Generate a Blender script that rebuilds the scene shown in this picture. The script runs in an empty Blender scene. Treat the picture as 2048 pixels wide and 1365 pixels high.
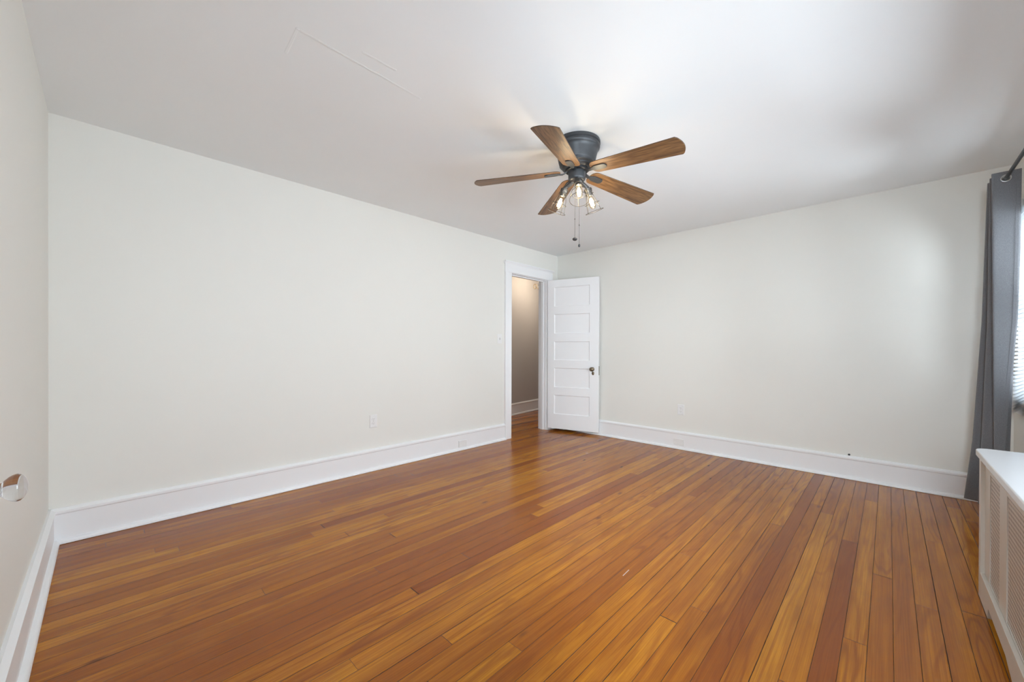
import bpy, bmesh, math, random
from mathutils import Vector, Matrix
random.seed(7)
PI = math.pi
S = bpy.context.scene
COL = S.collection

# ------------------------------------------------------------------ camera
CAM = Vector((-4.5062, -3.4280, 1.12))
FW = Vector((0.7210229, 0.6929031, -0.0033488)).normalized()
RT = Vector((0.692907, -0.721027, 0.0)).normalized()
UP = RT.cross(FW).normalized()
ROLL = 0.0031423
cr, sr = math.cos(ROLL), math.sin(ROLL)
RT2, UP2 = RT*cr + UP*sr, UP*cr - RT*sr
cam_data = bpy.data.cameras.new('camera')
cam = bpy.data.objects.new('camera', cam_data)
COL.objects.link(cam)
m = Matrix.Identity(4)
for i in range(3):
    m[i][0], m[i][1], m[i][2], m[i][3] = RT2[i], UP2[i], -FW[i], CAM[i]
cam.matrix_world = m
cam_data.sensor_width = 36.0
cam_data.lens = 783.93/2048*36.0
cam_data.shift_y = 18.94/2048
cam_data.clip_start = 0.02
S.camera = cam

# ------------------------------------------------------------------ exposure, world, daylight
S.view_settings.view_transform = 'Standard'
S.view_settings.look = 'None'
S.view_settings.gamma = 1.0
S.view_settings.use_curve_mapping = False
S.view_settings.exposure = 0.02
S.cycles.use_denoising = True
S.cycles.max_bounces = 14
S.cycles.diffuse_bounces = 8
S.cycles.glossy_bounces = 5
S.cycles.transparent_max_bounces = 12
S.cycles.sample_clamp_indirect = 6.0
S.cycles.caustics_reflective = False
S.cycles.caustics_refractive = False

W = bpy.data.worlds.new('sky')
S.world = W
W.use_nodes = True
W.node_tree.nodes['Background'].inputs[0].default_value = (0.80, 0.90, 1.0, 1)
W.node_tree.nodes['Background'].inputs[1].default_value = 8.0

L_ROOM, H = 4.725, 2.45          # left wall length, ceiling height
WY = -4.075                      # window wall inner face


DAY = (0.835, 0.955, 1.03)


def area_light(name, loc, rot, sx, sy, power, color):
    d = bpy.data.lights.new(name, 'AREA')
    d.shape = 'RECTANGLE'; d.size = sx; d.size_y = sy; d.energy = power; d.color = color
    o = bpy.data.objects.new(name, d); COL.objects.link(o)
    o.location = loc; o.rotation_euler = rot
    return o


# daylight outside the curtained window, then added fill through two unseen windows
area_light('daylight_fill', (-0.75, WY-0.70, 1.70), (PI/2-0.10, 0, 0), 0.9, 1.3, 76, DAY)
area_light('daylight_fill', (-2.75, WY-0.80, 1.45), (PI/2+0.06, 0, 0), 2.4, 1.35, 46, DAY)
area_light('daylight_fill', (-2.75, WY-1.30, 0.35), (PI/2+0.65, 0, 0), 2.6, 1.2, 40, DAY)
area_light('daylight_fill', (-2.75, WY-1.20, 2.50), (PI/2-0.55, 0, 0), 2.4, 1.2, 95, DAY)
area_light('daylight_fill', (-L_ROOM-1.50, -4.06, 1.95), (PI/2-0.12, 0, -PI/2+0.37), 1.2, 1.0, 278, DAY)  # fill lamp for the back wall, outside the added near-wall window


# ------------------------------------------------------------------ node helpers
class NT:
    def __init__(s, name):
        s.m = bpy.data.materials.new(name); s.m.use_nodes = True
        s.t = s.m.node_tree; s.n = s.t.nodes; s.l = s.t.links
        s.b = s.n['Principled BSDF']; s.out = s.n['Material Output']

    def put(s, sock, v):
        if v is None: return
        if isinstance(v, bpy.types.NodeSocket): s.l.new(v, sock)
        else: sock.default_value = v

    def math(s, op, a, b=None, c=None, clamp=False):
        n = s.n.new('ShaderNodeMath'); n.operation = op; n.use_clamp = clamp
        for i, v in enumerate((a, b, c)): s.put(n.inputs[i], v)
        return n.outputs[0]

    def pos(s, obj=True):
        if obj: return s.n.new('ShaderNodeTexCoord').outputs['Object']
        return s.n.new('ShaderNodeNewGeometry').outputs['Position']

    def sep(s, v):
        n = s.n.new('ShaderNodeSeparateXYZ'); s.l.new(v, n.inputs[0]); return n.outputs

    def comb(s, x, y, z):
        n = s.n.new('ShaderNodeCombineXYZ')
        for i, v in enumerate((x, y, z)): s.put(n.inputs[i], v)
        return n.outputs[0]

    def noise(s, vec, scale=1.0, detail=2.0, rough=0.5, dist=0.0):
        n = s.n.new('ShaderNodeTexNoise'); s.put(n.inputs['Vector'], vec)
        n.inputs['Scale'].default_value = scale; n.inputs['Detail'].default_value = detail
        n.inputs['Roughness'].default_value = rough; n.inputs['Distortion'].default_value = dist
        return n.outputs[0]

    def white(s, vec):
        n = s.n.new('ShaderNodeTexWhiteNoise'); n.noise_dimensions = '3D'; s.put(n.inputs[0], vec)
        return n.outputs[0]

    def ramp(s, f, stops):
        n = s.n.new('ShaderNodeValToRGB'); s.put(n.inputs[0], f)
        e = n.color_ramp.elements
        while len(e) < len(stops): e.new(0.5)
        for el, (p, c) in zip(e, stops):
            el.position = p; el.color = (*c, 1) if len(c) == 3 else c
        return n.outputs[0]

    def mapr(s, v, a, b, c=0.0, d=1.0, smooth=False):
        n = s.n.new('ShaderNodeMapRange'); s.put(n.inputs[0], v)
        n.inputs[1].default_value = a; n.inputs[2].default_value = b
        n.inputs[3].default_value = c; n.inputs[4].default_value = d
        if smooth: n.interpolation_type = 'SMOOTHSTEP'
        return n.outputs[0]

    def mix(s, f, a, b, mode='MIX'):
        n = s.n.new('ShaderNodeMix'); n.data_type = 'RGBA'; n.blend_type = mode
        s.put(n.inputs[0], f)
        for k, v in ((6, a), (7, b)):
            if isinstance(v, tuple): v = (*v, 1) if len(v) == 3 else v
            s.put(n.inputs[k], v)
        return n.outputs[2]

    def bump(s, h, strength=0.3, dist=0.002):
        n = s.n.new('ShaderNodeBump'); s.put(n.inputs['Height'], h)
        n.inputs['Strength'].default_value = strength; n.inputs['Distance'].default_value = dist
        s.l.new(n.outputs[0], s.b.inputs['Normal'])

    def seg(s, x, y, a, b, w):
        """soft 0..1 mask of a thin line from a to b in the (x, y) plane"""
        dx, dy = b[0]-a[0], b[1]-a[1]; ln = math.hypot(dx, dy); dx /= ln; dy /= ln
        px = s.math('SUBTRACT', x, a[0]); py = s.math('SUBTRACT', y, a[1])
        u = s.math('ADD', s.math('MULTIPLY', px, dx), s.math('MULTIPLY', py, dy))
        v = s.math('ABSOLUTE', s.math('SUBTRACT', s.math('MULTIPLY', py, dx), s.math('MULTIPLY', px, dy)))
        cu = s.math('SUBTRACT', u, s.math('MAXIMUM', 0.0, s.math('MINIMUM', u, ln)))
        d = s.math('SQRT', s.math('ADD', s.math('MULTIPLY', cu, cu), s.math('MULTIPLY', v, v)))
        return s.mapr(d, w*0.5, w, 1.0, 0.0)


def simple(name, col, rough=0.5, metal=0.0, nscale=0.0, namt=0.0, bump=0.0, bscale=60.0, bdist=0.001):
    t = NT(name)
    t.b.inputs['Roughness'].default_value = rough; t.b.inputs['Metallic'].default_value = metal
    t.b.inputs['Base Color'].default_value = (*col, 1)
    if namt:
        n = t.noise(t.pos(), nscale, 3)
        lo = tuple(c*(1-namt) for c in col); hi = tuple(min(1, c*(1+namt)) for c in col)
        t.put(t.b.inputs['Base Color'], t.ramp(n, [(0.3, lo), (0.7, hi)]))
    if bump:
        t.bump(t.noise(t.pos(), bscale, 4), bump, bdist)
    return t


# ------------------------------------------------------------------ materials
WALL = simple('cream_wall_paint', (0.750, 0.742, 0.700), 0.62, nscale=1.3, namt=0.008, bump=0.10, bscale=9, bdist=0.004).m
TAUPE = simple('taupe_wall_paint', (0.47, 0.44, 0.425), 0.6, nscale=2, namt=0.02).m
TRIM = simple('white_trim_paint', (0.815, 0.82, 0.83), 0.38, bump=0.08, bscale=14, bdist=0.002).m
PLATE = simple('white_plastic', (0.77, 0.77, 0.765), 0.3).m
SLOT = simple('dark_slot', (0.22, 0.22, 0.22), 0.6).m
BRONZE = simple('dark_bronze_metal', (0.048, 0.051, 0.056), 0.42, 0.35, nscale=40, namt=0.08).m
GALV = simple('weathered_grey_metal', (0.10, 0.099, 0.097), 0.42, 0.7, nscale=60, namt=0.25).m
WIRE = simple('grey_wire', (0.060, 0.056, 0.050), 0.45, 0.5).m
BRASS = simple('aged_brass', (0.17, 0.13, 0.085), 0.35, 0.85, nscale=120, namt=0.3).m
GOLD = simple('polished_brass', (0.48, 0.34, 0.15), 0.35, 0.9).m
BLACK = simple('black_metal', (0.030, 0.032, 0.036), 0.38, 0.5).m
STEEL = simple('brushed_steel', (0.45, 0.44, 0.42), 0.32, 0.9).m
COVERP = simple('shaded_white_cover_paint', (0.58, 0.54, 0.48), 0.36, bump=0.06, bscale=20).m  # white paint of the cover front, its shade put into the colour
COVERT = simple('white_cover_top_paint', (0.70, 0.70, 0.705), 0.24, bump=0.05, bscale=10).m
BLINDM = NT('white_blind_vinyl')
BLINDM.b.inputs['Base Color'].default_value = (0.86, 0.87, 0.88, 1); BLINDM.b.inputs['Roughness'].default_value = 0.4
_tr = BLINDM.n.new('ShaderNodeBsdfTranslucent'); _tr.inputs[0].default_value = (0.86, 0.88, 0.90, 1)
_mx = BLINDM.n.new('ShaderNodeMixShader'); _mx.inputs[0].default_value = 0.35
BLINDM.l.new(BLINDM.b.outputs[0], _mx.inputs[1]); BLINDM.l.new(_tr.outputs[0], _mx.inputs[2])
BLINDM.l.new(_mx.outputs[0], BLINDM.out.inputs[0]); BLINDM = BLINDM.m


def ceiling_mat():
    t = NT('white_ceiling_paint')
    t.b.inputs['Roughness'].default_value = 0.7
    p = t.sep(t.pos()); x, y = p[0], p[1]
    n = t.noise(t.pos(), 1.1, 3)
    t.put(t.b.inputs['Base Color'], t.ramp(n, [(0.3, (0.825, 0.848, 0.862)), (0.7, (0.845, 0.868, 0.882))]))
    h = t.math('MULTIPLY', t.noise(t.pos(), 3.0, 3), 0.6)
    for a, b in (((-3.949, -1.649), (-3.345, -1.629)), ((-3.949, -1.649), (-3.940, -1.471)), ((-3.70, -1.722), (-3.545, -1.726))):
        h = t.math('ADD', h, t.math('MULTIPLY', t.seg(x, y, a, b, 0.008), 0.45))
    t.bump(h, 0.35, 0.006)
    return t.m


CEILM = ceiling_mat()


def floor_mat():
    BW, BL = 0.0708, 2.7
    t = NT('amber_pine_floorboards')
    P = t.pos(); x, y, z = t.sep(P)
    vb = t.math('DIVIDE', t.math('ADD', y, 12.013), BW)
    bi = t.math('FLOOR', vb); fv = t.math('FRACT', vb)
    h1 = t.white(t.comb(bi, 3.3, 0.0)); h2 = t.white(t.comb(bi, 7.7, 0.0))
    ub = t.math('ADD', t.math('DIVIDE', t.math('ADD', x, 20.0), BL), t.math('MULTIPLY', h1, 9.0))
    ub = t.math('ADD', ub, t.math('MULTIPLY', t.math('SINE', t.math('MULTIPLY', ub, 2.9)), 0.22))
    si = t.math('FLOOR', ub); fu = t.math('FRACT', ub)
    c = t.white(t.comb(bi, si, 1.0)); c2 = t.white(t.comb(bi, si, 5.0))
    base = t.ramp(c, [(0.0, (0.250, 0.064, 0.009)), (0.12, (0.315, 0.094, 0.009)), (0.34, (0.415, 0.144, 0.010)),
                      (0.72, (0.500, 0.190, 0.012)), (1.0, (0.60, 0.255, 0.020))])
    # cathedral growth rings and fine grain, both stretched along the board
    off = t.math('MULTIPLY', c2, 40.0)
    gv = t.comb(t.math('ADD', t.math('MULTIPLY', x, 0.75), off), t.math('ADD', t.math('MULTIPLY', y, 8.0), off), off)
    rn = t.noise(gv, 1.0, 2.0, 0.45, 0.5)
    ring = t.math('SINE', t.math('MULTIPLY', rn, 62.0))
    ring = t.mapr(ring, 0.1, 1.0, 0.0, 1.0)
    amt = t.mapr(t.noise(t.comb(t.math('MULTIPLY', x, 0.6), off, bi), 1.0, 1), 0.38, 0.68, 0.10, 0.85)
    fine = t.noise(t.comb(t.math('MULTIPLY', x, 3.0), t.math('MULTIPLY', y, 260.0), off), 1.0, 3.0, 0.6)
    fine = t.mapr(fine, 0.35, 0.65)
    streak = t.noise(t.comb(t.math('ADD', t.math('MULTIPLY', x, 0.7), off), t.math('MULTIPLY', y, 30.0), off), 1.0, 2.0)
    streak = t.mapr(streak, 0.38, 0.66)
    col = t.mix(t.math('MULTIPLY', ring, t.math('MULTIPLY', amt, 0.80)), base, (0.20, 0.048, 0.007))
    col = t.mix(t.math('MULTIPLY', streak, 0.50), col, (0.25, 0.066, 0.010))
    col = t.mix(t.math('MULTIPLY', fine, 0.42), col, (0.17, 0.045, 0.008))
    mott = t.mapr(t.noise(t.comb(t.math('MULTIPLY', x, 4.0), t.math('MULTIPLY', y, 14.0), off), 1.0, 4.0, 0.6), 0.42, 0.70)
    col = t.mix(t.math('MULTIPLY', mott, 0.30), col, (0.21, 0.056, 0.008))
    # knots, here and there
    kv = t.comb(t.math('MULTIPLY', x, 2.0), t.math('MULTIPLY', y, 6.0), 0.0)
    vor = t.n.new('ShaderNodeTexVoronoi'); t.put(vor.inputs['Vector'], kv); vor.inputs['Scale'].default_value = 0.9
    knot = t.mapr(vor.outputs['Distance'], 0.015, 0.085, 1.0, 0.0, True)
    col = t.mix(t.math('MULTIPLY', knot, 0.75), col, (0.10, 0.028, 0.010))
    # seams between boards, uneven in width, and butt joints
    ev = t.math('MULTIPLY', t.math('MINIMUM', fv, t.math('SUBTRACT', 1.0, fv)), BW)
    hb = t.white(t.comb(t.math('FLOOR', t.math('ADD', vb, 0.5)), 11.0, 0.0))
    jn = t.noise(t.comb(t.math('MULTIPLY', x, 9.0), bi, 0.0), 1.0, 3.0, 0.7)
    wseam = t.math('MULTIPLY', t.math('ADD', 0.0012, t.math('MULTIPLY', t.math('POWER', hb, 2.0), 0.0013)), t.mapr(jn, 0.28, 0.72, 0.35, 1.5))
    seam = t.math('SUBTRACT', 1.0, t.math('DIVIDE', ev, wseam), clamp=True)
    seam = t.math('MULTIPLY', t.math('MULTIPLY', seam, 1.9), 1.0, clamp=True)
    eu = t.math('MULTIPLY', t.math('MINIMUM', fu, t.math('SUBTRACT', 1.0, fu)), BL)
    joint = t.math('MULTIPLY', t.math('SUBTRACT', 1.0, t.math('DIVIDE', eu, 0.0015), clamp=True), 1.6, clamp=True)
    gap = t.math('MAXIMUM', seam, joint)
    col = t.mix(t.math('MULTIPLY', gap, 0.92), col, (0.030, 0.012, 0.006))
    # a pale scuff left on the boards
    sc = t.seg(x, y, (-2.727, -2.485), (-2.660, -2.482), 0.0024)
    sc2 = t.seg(x, y, (-0.906, -1.08), (-0.890, -1.09), 0.007)
    col = t.mix(t.math('MULTIPLY', t.math('MAXIMUM', sc, sc2), 0.8), col, (0.62, 0.52, 0.42))
    t.put(t.b.inputs['Base Color'], col)
    rr = t.noise(t.comb(t.math('MULTIPLY', x, 2.5), t.math('MULTIPLY', y, 7.0), 0.0), 1.0, 3.0)
    r = t.math('ADD', t.mapr(rr, 0.3, 0.7, 0.17, 0.25), t.math('MULTIPLY', gap, 0.5))
    t.put(t.b.inputs['Roughness'], r)
    t.b.inputs['IOR'].default_value = 1.40
    t.b.inputs['Specular IOR Level'].default_value = 0.34
    wav = t.math('MULTIPLY', t.noise(t.comb(t.math('MULTIPLY', x, 1.2), t.math('MULTIPLY', y, 9.0), 0.0), 1.0, 2.0), 0.35)
    t.bump(t.math('SUBTRACT', wav, gap), 0.30, 0.0012)
    return t.m


FLOORM = floor_mat()


def blade_mat():
    t = NT('brown_oak_blade')
    x, y, z = t.sep(t.pos())
    g = t.noise(t.comb(t.math('MULTIPLY', x, 5.0), t.math('MULTIPLY', y, 75.0), z), 1.0, 4.0, 0.6)
    g2 = t.noise(t.comb(t.math('MULTIPLY', x, 2.2), t.math('MULTIPLY', y, 22.0), 4.0), 1.0, 3.0, 0.5, 0.4)
    ring = t.math('SINE', t.math('MULTIPLY', g2, 40.0))
    f = t.math('ADD', t.math('MULTIPLY', g, 0.8), t.math('MULTIPLY', ring, 0.10))
    t.put(t.b.inputs['Base Color'], t.ramp(f, [(0.25, (0.090, 0.042, 0.016)), (0.42, (0.172, 0.088, 0.034)), (0.62, (0.245, 0.132, 0.054))]))
    t.b.inputs['Roughness'].default_value = 0.45
    t.bump(g, 0.15, 0.001)
    return t.m


BLADEM = blade_mat()
EDGEM = simple('dark_blade_edge', (0.045, 0.028, 0.020), 0.5).m


def curtain_mat():
    t = NT('grey_heather_cloth')
    P = t.pos()
    x, y, z = t.sep(P)
    a = t.noise(t.comb(t.math('MULTIPLY', x, 1500), t.math('MULTIPLY', y, 1500), t.math('MULTIPLY', z, 260)), 1.0, 2.0)
    b = t.noise(t.comb(t.math('MULTIPLY', x, 300), t.math('MULTIPLY', y, 300), t.math('MULTIPLY', z, 1700)), 1.0, 2.0)
    f = t.math('ADD', t.math('MULTIPLY', a, 0.5), t.math('MULTIPLY', b, 0.5))
    t.put(t.b.inputs['Base Color'], t.ramp(f, [(0.33, (0.085, 0.085, 0.091)), (0.52, (0.140, 0.142, 0.151)), (0.68, (0.225, 0.23, 0.243))]))
    t.b.inputs['Roughness'].default_value = 0.9
    t.b.inputs['Sheen Weight'].default_value = 0.25
    t.b.inputs['Sheen Roughness'].default_value = 0.5
    t.bump(f, 0.3, 0.0008)
    return t.m


CURTM = curtain_mat()


def grille_mat():
    """perforated sheet: small dark holes in a staggered diagonal lattice"""
    t = NT('cream_perforated_sheet')
    x, y, z = t.sep(t.pos())
    a = t.math('MULTIPLY', x, 2*PI/0.030); b = t.math('MULTIPLY', z, 2*PI/0.034)
    f = t.math('MULTIPLY', t.math('COSINE', t.math('ADD', a, b)), t.math('COSINE', t.math('SUBTRACT', a, b)))
    hole = t.mapr(f, 0.18, 0.62)
    t.put(t.b.inputs['Base Color'], t.mix(hole, (0.54, 0.48, 0.42), (0.13, 0.09, 0.065)))
    t.b.inputs['Roughness'].default_value = 0.45
    t.bump(t.math('SUBTRACT', 0.0, f), 0.5, 0.0015)
    return t.m


GRILLEM = grille_mat()


def glass_mat(name, fac, tint=(1, 1, 1)):
    t = NT(name)
    tr = t.n.new('ShaderNodeBsdfTransparent'); tr.inputs[0].default_value = (*tint, 1)
    gl = t.n.new('ShaderNodeBsdfGlossy'); gl.inputs['Roughness'].default_value = 0.03
    fr = t.n.new('ShaderNodeFresnel'); fr.inputs[0].default_value = 1.45
    mx = t.n.new('ShaderNodeMixShader')
    t.put(mx.inputs[0], t.math('MULTIPLY', fr.outputs[0], fac, clamp=True))
    t.l.new(tr.outputs[0], mx.inputs[1]); t.l.new(gl.outputs[0], mx.inputs[2]); t.l.new(mx.outputs[0], t.out.inputs[0])
    return t.m


PANE = glass_mat('window_glass', 1.0)
BULBG = glass_mat('clear_bulb_glass', 0.25, (1.0, 0.93, 0.82))
KNOBG = NT('clear_knob_glass')
KNOBG.b.inputs['Transmission Weight'].default_value = 1.0
KNOBG.b.inputs['Roughness'].default_value = 0.0
KNOBG.b.inputs['IOR'].default_value = 1.5
KNOBG = KNOBG.m
FIL = NT('glowing_filament')
FIL.b.inputs['Base Color'].default_value = (1, 0.9, 0.7, 1)
FIL.b.inputs['Emission Color'].default_value = (1.0, 0.80, 0.48, 1)
FIL.b.inputs['Emission Strength'].default_value = 40.0
FIL = FIL.m


# ------------------------------------------------------------------ mesh helpers
class MB:
    def __init__(s): s.v = []; s.f = []

    def add(s, vs, fs):
        k = len(s.v); s.v += [tuple(p) for p in vs]; s.f += [tuple(i+k for i in f) for f in fs]; return s

    def box(s, a, b):
        x0, x1 = sorted((a[0], b[0])); y0, y1 = sorted((a[1], b[1])); z0, z1 = sorted((a[2], b[2]))
        v = [(x0, y0, z0), (x1, y0, z0), (x1, y1, z0), (x0, y1, z0), (x0, y0, z1), (x1, y0, z1), (x1, y1, z1), (x0, y1, z1)]
        return s.add(v, [(0, 3, 2, 1), (4, 5, 6, 7), (0, 1, 5, 4), (1, 2, 6, 5), (2, 3, 7, 6), (3, 0, 4, 7)])

    def prism(s, prof, a, b, da, up=(0, 0, 1)):
        """profile (d, h): d along da, h along up; swept from a to b"""
        a, b, da, up = Vector(a), Vector(b), Vector(da), Vector(up); n = len(prof)
        v = [a+da*d+up*h for d, h in prof] + [b+da*d+up*h for d, h in prof]
        f = [(i, (i+1) % n, n+(i+1) % n, n+i) for i in range(n)] + [tuple(range(n))[::-1], tuple(range(n, 2*n))]
        return s.add(v, f)

    def lathe(s, prof, o=(0, 0, 0), ax=(0, 0, 1), seg=32):
        """profile (radius, distance along ax)"""
        o, ax = Vector(o), Vector(ax).normalized()
        e1 = ax.orthogonal().normalized(); e2 = ax.cross(e1)
        v, f, rings = [], [], []
        for r, h in prof:
            if r < 1e-6: rings.append([len(v)]); v.append(o+ax*h)
            else:
                rings.append(list(range(len(v), len(v)+seg)))
                v += [o+ax*h+(e1*math.cos(2*PI*i/seg)+e2*math.sin(2*PI*i/seg))*r for i in range(seg)]
        for A, B in zip(rings, rings[1:]):
            for i in range(seg):
                j = (i+1) % seg
                if len(A) == 1 and len(B) == 1: continue
                if len(A) == 1: f.append((A[0], B[j], B[i]))
                elif len(B) == 1: f.append((A[i], A[j], B[0]))
                else: f.append((A[i], A[j], B[j], B[i]))
        for R in (rings[0], rings[-1]):
            if len(R) > 1: f.append(tuple(R))
        return s.add(v, f)

    def tube(s, pts, r, seg=8, closed=False):
        pts = [Vector(p) for p in pts]; n = len(pts); v, f = [], []
        rr = r if isinstance(r, (list, tuple)) else [r]*n
        prev = None
        for i, p in enumerate(pts):
            if closed: d = pts[(i+1) % n]-pts[i-1]
            else: d = pts[min(i+1, n-1)]-pts[max(i-1, 0)]
            d.normalize()
            e = d.orthogonal().normalized() if prev is None else (prev-d*prev.dot(d)).normalized()
            prev = e; g = d.cross(e)
            v += [p+(e*math.cos(2*PI*k/seg)+g*math.sin(2*PI*k/seg))*rr[i] for k in range(seg)]
        for i in range(n if closed else n-1):
            j = (i+1) % n
            for k in range(seg):
                q = (k+1) % seg
                f.append((i*seg+k, i*seg+q, j*seg+q, j*seg+k))
        if not closed: f += [tuple(range(seg))[::-1], tuple(range((n-1)*seg, n*seg))]
        return s.add(v, f)

    def ring(s, o, ax, R, r, seg=40, t=8):
        o, ax = Vector(o), Vector(ax).normalized(); e1 = ax.orthogonal().normalized(); e2 = ax.cross(e1)
        return s.tube([o+(e1*math.cos(2*PI*i/seg)+e2*math.sin(2*PI*i/seg))*R for i in range(seg)], r, t, True)

    def build(s, name, mat, parent=None, smooth=40, bevel=0.0, kind=None, label=None, cat=None, group=None, mw=None, bseg=2):
        me = bpy.data.meshes.new(name); me.from_pydata(s.v, [], s.f); me.validate()
        bm = bmesh.new(); bm.from_mesh(me); bmesh.ops.recalc_face_normals(bm, faces=bm.faces); bm.to_mesh(me); bm.free()
        for mm in (mat if isinstance(mat, (list, tuple)) else [mat]): me.materials.append(mm)
        if smooth:
            for p in me.polygons: p.use_smooth = True
            me.set_sharp_from_angle(angle=math.radians(smooth))
        o = bpy.data.objects.new(name, me); COL.objects.link(o)
        if mw is not None: o.matrix_local = mw
        if parent: o.parent = parent
        if bevel:
            b = o.modifiers.new('bevel', 'BEVEL'); b.width = bevel; b.segments = bseg; b.limit_method = 'ANGLE'; b.angle_limit = math.radians(50)
            b.harden_normals = True
        tag(o, label, cat, group, kind)
        return o


def tag(o, label=None, cat=None, group=None, kind=None):
    for k, v in (('label', label), ('category', cat), ('group', group), ('kind', kind)):
        if v: o[k] = v
    return o


def empty(name, loc, rotz=0.0, label=None, cat=None, group=None, kind=None):
    o = bpy.data.objects.new(name, None); COL.objects.link(o); o.empty_display_size = 0.1
    o.location = loc; o.rotation_euler = (0, 0, rotz)
    return tag(o, label, cat, group, kind)


# ------------------------------------------------------------------ room shell
XF = -L_ROOM
DX0, DX1, DZ = -0.960, -0.260, 2.072          # doorway, clear of its jambs
JT = 0.02
HB = 2.9                                       # hall reaches this far in x

mb = MB(); mb.box((XF-0.15, WY-0.2, -0.1), (HB, 1.75, 0.0))
mb.build('floor', FLOORM, smooth=0, kind='structure', label='glossy amber pine strip floor running toward the far wall', cat='floor')
mb = MB(); mb.box((XF-0.15, WY-0.2, H), (HB, 1.75, H+0.1))
mb.build('ceiling', CEILM, smooth=0, kind='structure', label='plain white ceiling with faint patched seams', cat='ceiling')

mb = MB()
mb.box((XF-0.15, 0, 0), (DX0-JT, 0.12, H)); mb.box((DX1+JT, 0, 0), (0.12, 0.12, H)); mb.box((DX0-JT, 0, DZ+JT), (DX1+JT, 0.12, H))
mb.build('wall_left', WALL, smooth=0, kind='structure', label='long cream wall on the left with the doorway at its far end', cat='wall')
mb = MB(); mb.box((0, WY-0.2, 0), (0.12, 0, H))
mb.build('wall_back', WALL, smooth=0, kind='structure', label='cream wall facing the camera behind the open door', cat='wall')
# near wall (glass-knob door in it, out of frame)
NY0, NY1, NZ = -2.86, -2.10, 2.05
mb = MB()
mb.box((XF-0.15, NY1+JT, 0), (XF, 0, H)); mb.box((XF-0.15, NY0-JT, NZ+JT), (XF, NY1+JT, H))
FWY0, FWY1, FWZ0, FWZ1 = -3.94, -3.10, 0.72, 2.08  # opening of the added window
mb.box((XF-0.15, WY-0.2, 0), (XF, FWY0, H)); mb.box((XF-0.15, FWY1, 0), (XF, NY0-JT, H)); mb.box((XF-0.15, FWY0, 0), (XF, FWY1, FWZ0)); mb.box((XF-0.15, FWY0, FWZ1), (XF, FWY1, H))
mb.build('wall_front', WALL, smooth=0, kind='structure', label='cream wall at the extreme left edge beside the glass knob', cat='wall')
# window wall with two openings
WIN = ((-1.14, -0.235, 0.80, 2.00), (-3.95, -1.55, 0.80, 2.08))  # second opening is added, placed and widened to light the room
mb = MB()
xs = [XF, WIN[1][0], WIN[1][1], WIN[0][0], WIN[0][1], 0.0]
for i in range(5):
    if i in (1, 3):
        w = WIN[1] if i == 1 else WIN[0]
        mb.box((xs[i], WY-0.2, 0), (xs[i+1], WY, w[2])); mb.box((xs[i], WY-0.2, w[3]), (xs[i+1], WY, H))
    else: mb.box((xs[i], WY-0.2, 0), (xs[i+1], WY, H))
mb.build('wall_right', WALL, smooth=0, kind='structure', label='window wall at the right edge behind the curtain', cat='wall')

# hall beyond the doorway
HA, HBp = Vector((-1.6, 0.90, 0)), Vector((HB, 1.53, 0))
hd = (HBp-HA).normalized(); hn = Vector((hd.y, -hd.x, 0))
mb = MB(); mb.prism([(0, 0), (-0.1, 0), (-0.1, H), (0, H)], HA, HBp, hn)
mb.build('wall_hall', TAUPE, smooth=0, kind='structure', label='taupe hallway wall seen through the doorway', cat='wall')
mb = MB(); mb.box((-1.75, 0.12, 0), (-1.6, 1.2, H)); mb.box((HB, 0, 0), (HB+0.1, 1.75, H)); mb.box((0.12, 0.0, 0), (HB, 0.12, H))
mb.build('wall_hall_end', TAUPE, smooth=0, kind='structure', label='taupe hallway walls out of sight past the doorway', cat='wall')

BASE = [(0, 0.002), (0.044, 0.002), (0.044, 0.010), (0.040, 0.018), (0.032, 0.024), (0.022, 0.026), (0.022, 0.166),
        (0.0245, 0.170), (0.0275, 0.174), (0.0275, 0.186), (0.022, 0.190), (0.014, 0.196), (0.010, 0.200), (0, 0.200)]
CX0, CX1 = DX0-0.116, DX1+0.116                # casing outer edges
mb = MB(); mb.prism(BASE, (XF, 0, 0), (CX0, 0, 0), (0, -1, 0)); mb.prism(BASE, (CX1, 0, 0), (0, 0, 0), (0, -1, 0))
mb.build('baseboard_left', TRIM, smooth=30, kind='structure', label='tall white baseboard along the long left wall', cat='baseboard')
mb = MB(); mb.prism(BASE, (0, 0, 0), (0, WY, 0), (-1, 0, 0))
mb.build('baseboard_back', TRIM, smooth=30, kind='structure', label='tall white baseboard along the wall behind the open door', cat='baseboard')
mb = MB(); mb.prism(BASE, (XF, NY1+0.13, 0), (XF, 0, 0), (1, 0, 0)); mb.prism(BASE, (XF, WY, 0), (XF, NY0-0.13, 0), (1, 0, 0))
mb.build('baseboard_front', TRIM, smooth=30, kind='structure', label='white baseboard at the lower left corner of the picture', cat='baseboard')
mb = MB(); mb.prism(BASE, (XF, WY, 0), (-1.74, WY, 0), (0, 1, 0)); mb.prism(BASE, (-1.70, WY, 0), (0, WY, 0), (0, 1, 0))
mb.build('baseboard_right', TRIM, smooth=30, kind='structure', label='white baseboard under the window wall', cat='baseboard')
mb = MB(); mb.prism(BASE, HA, HBp, hn)
mb.build('baseboard_hall', TRIM, smooth=30, kind='structure', label='white baseboard in the hallway beyond the doorway', cat='baseboard')

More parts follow.
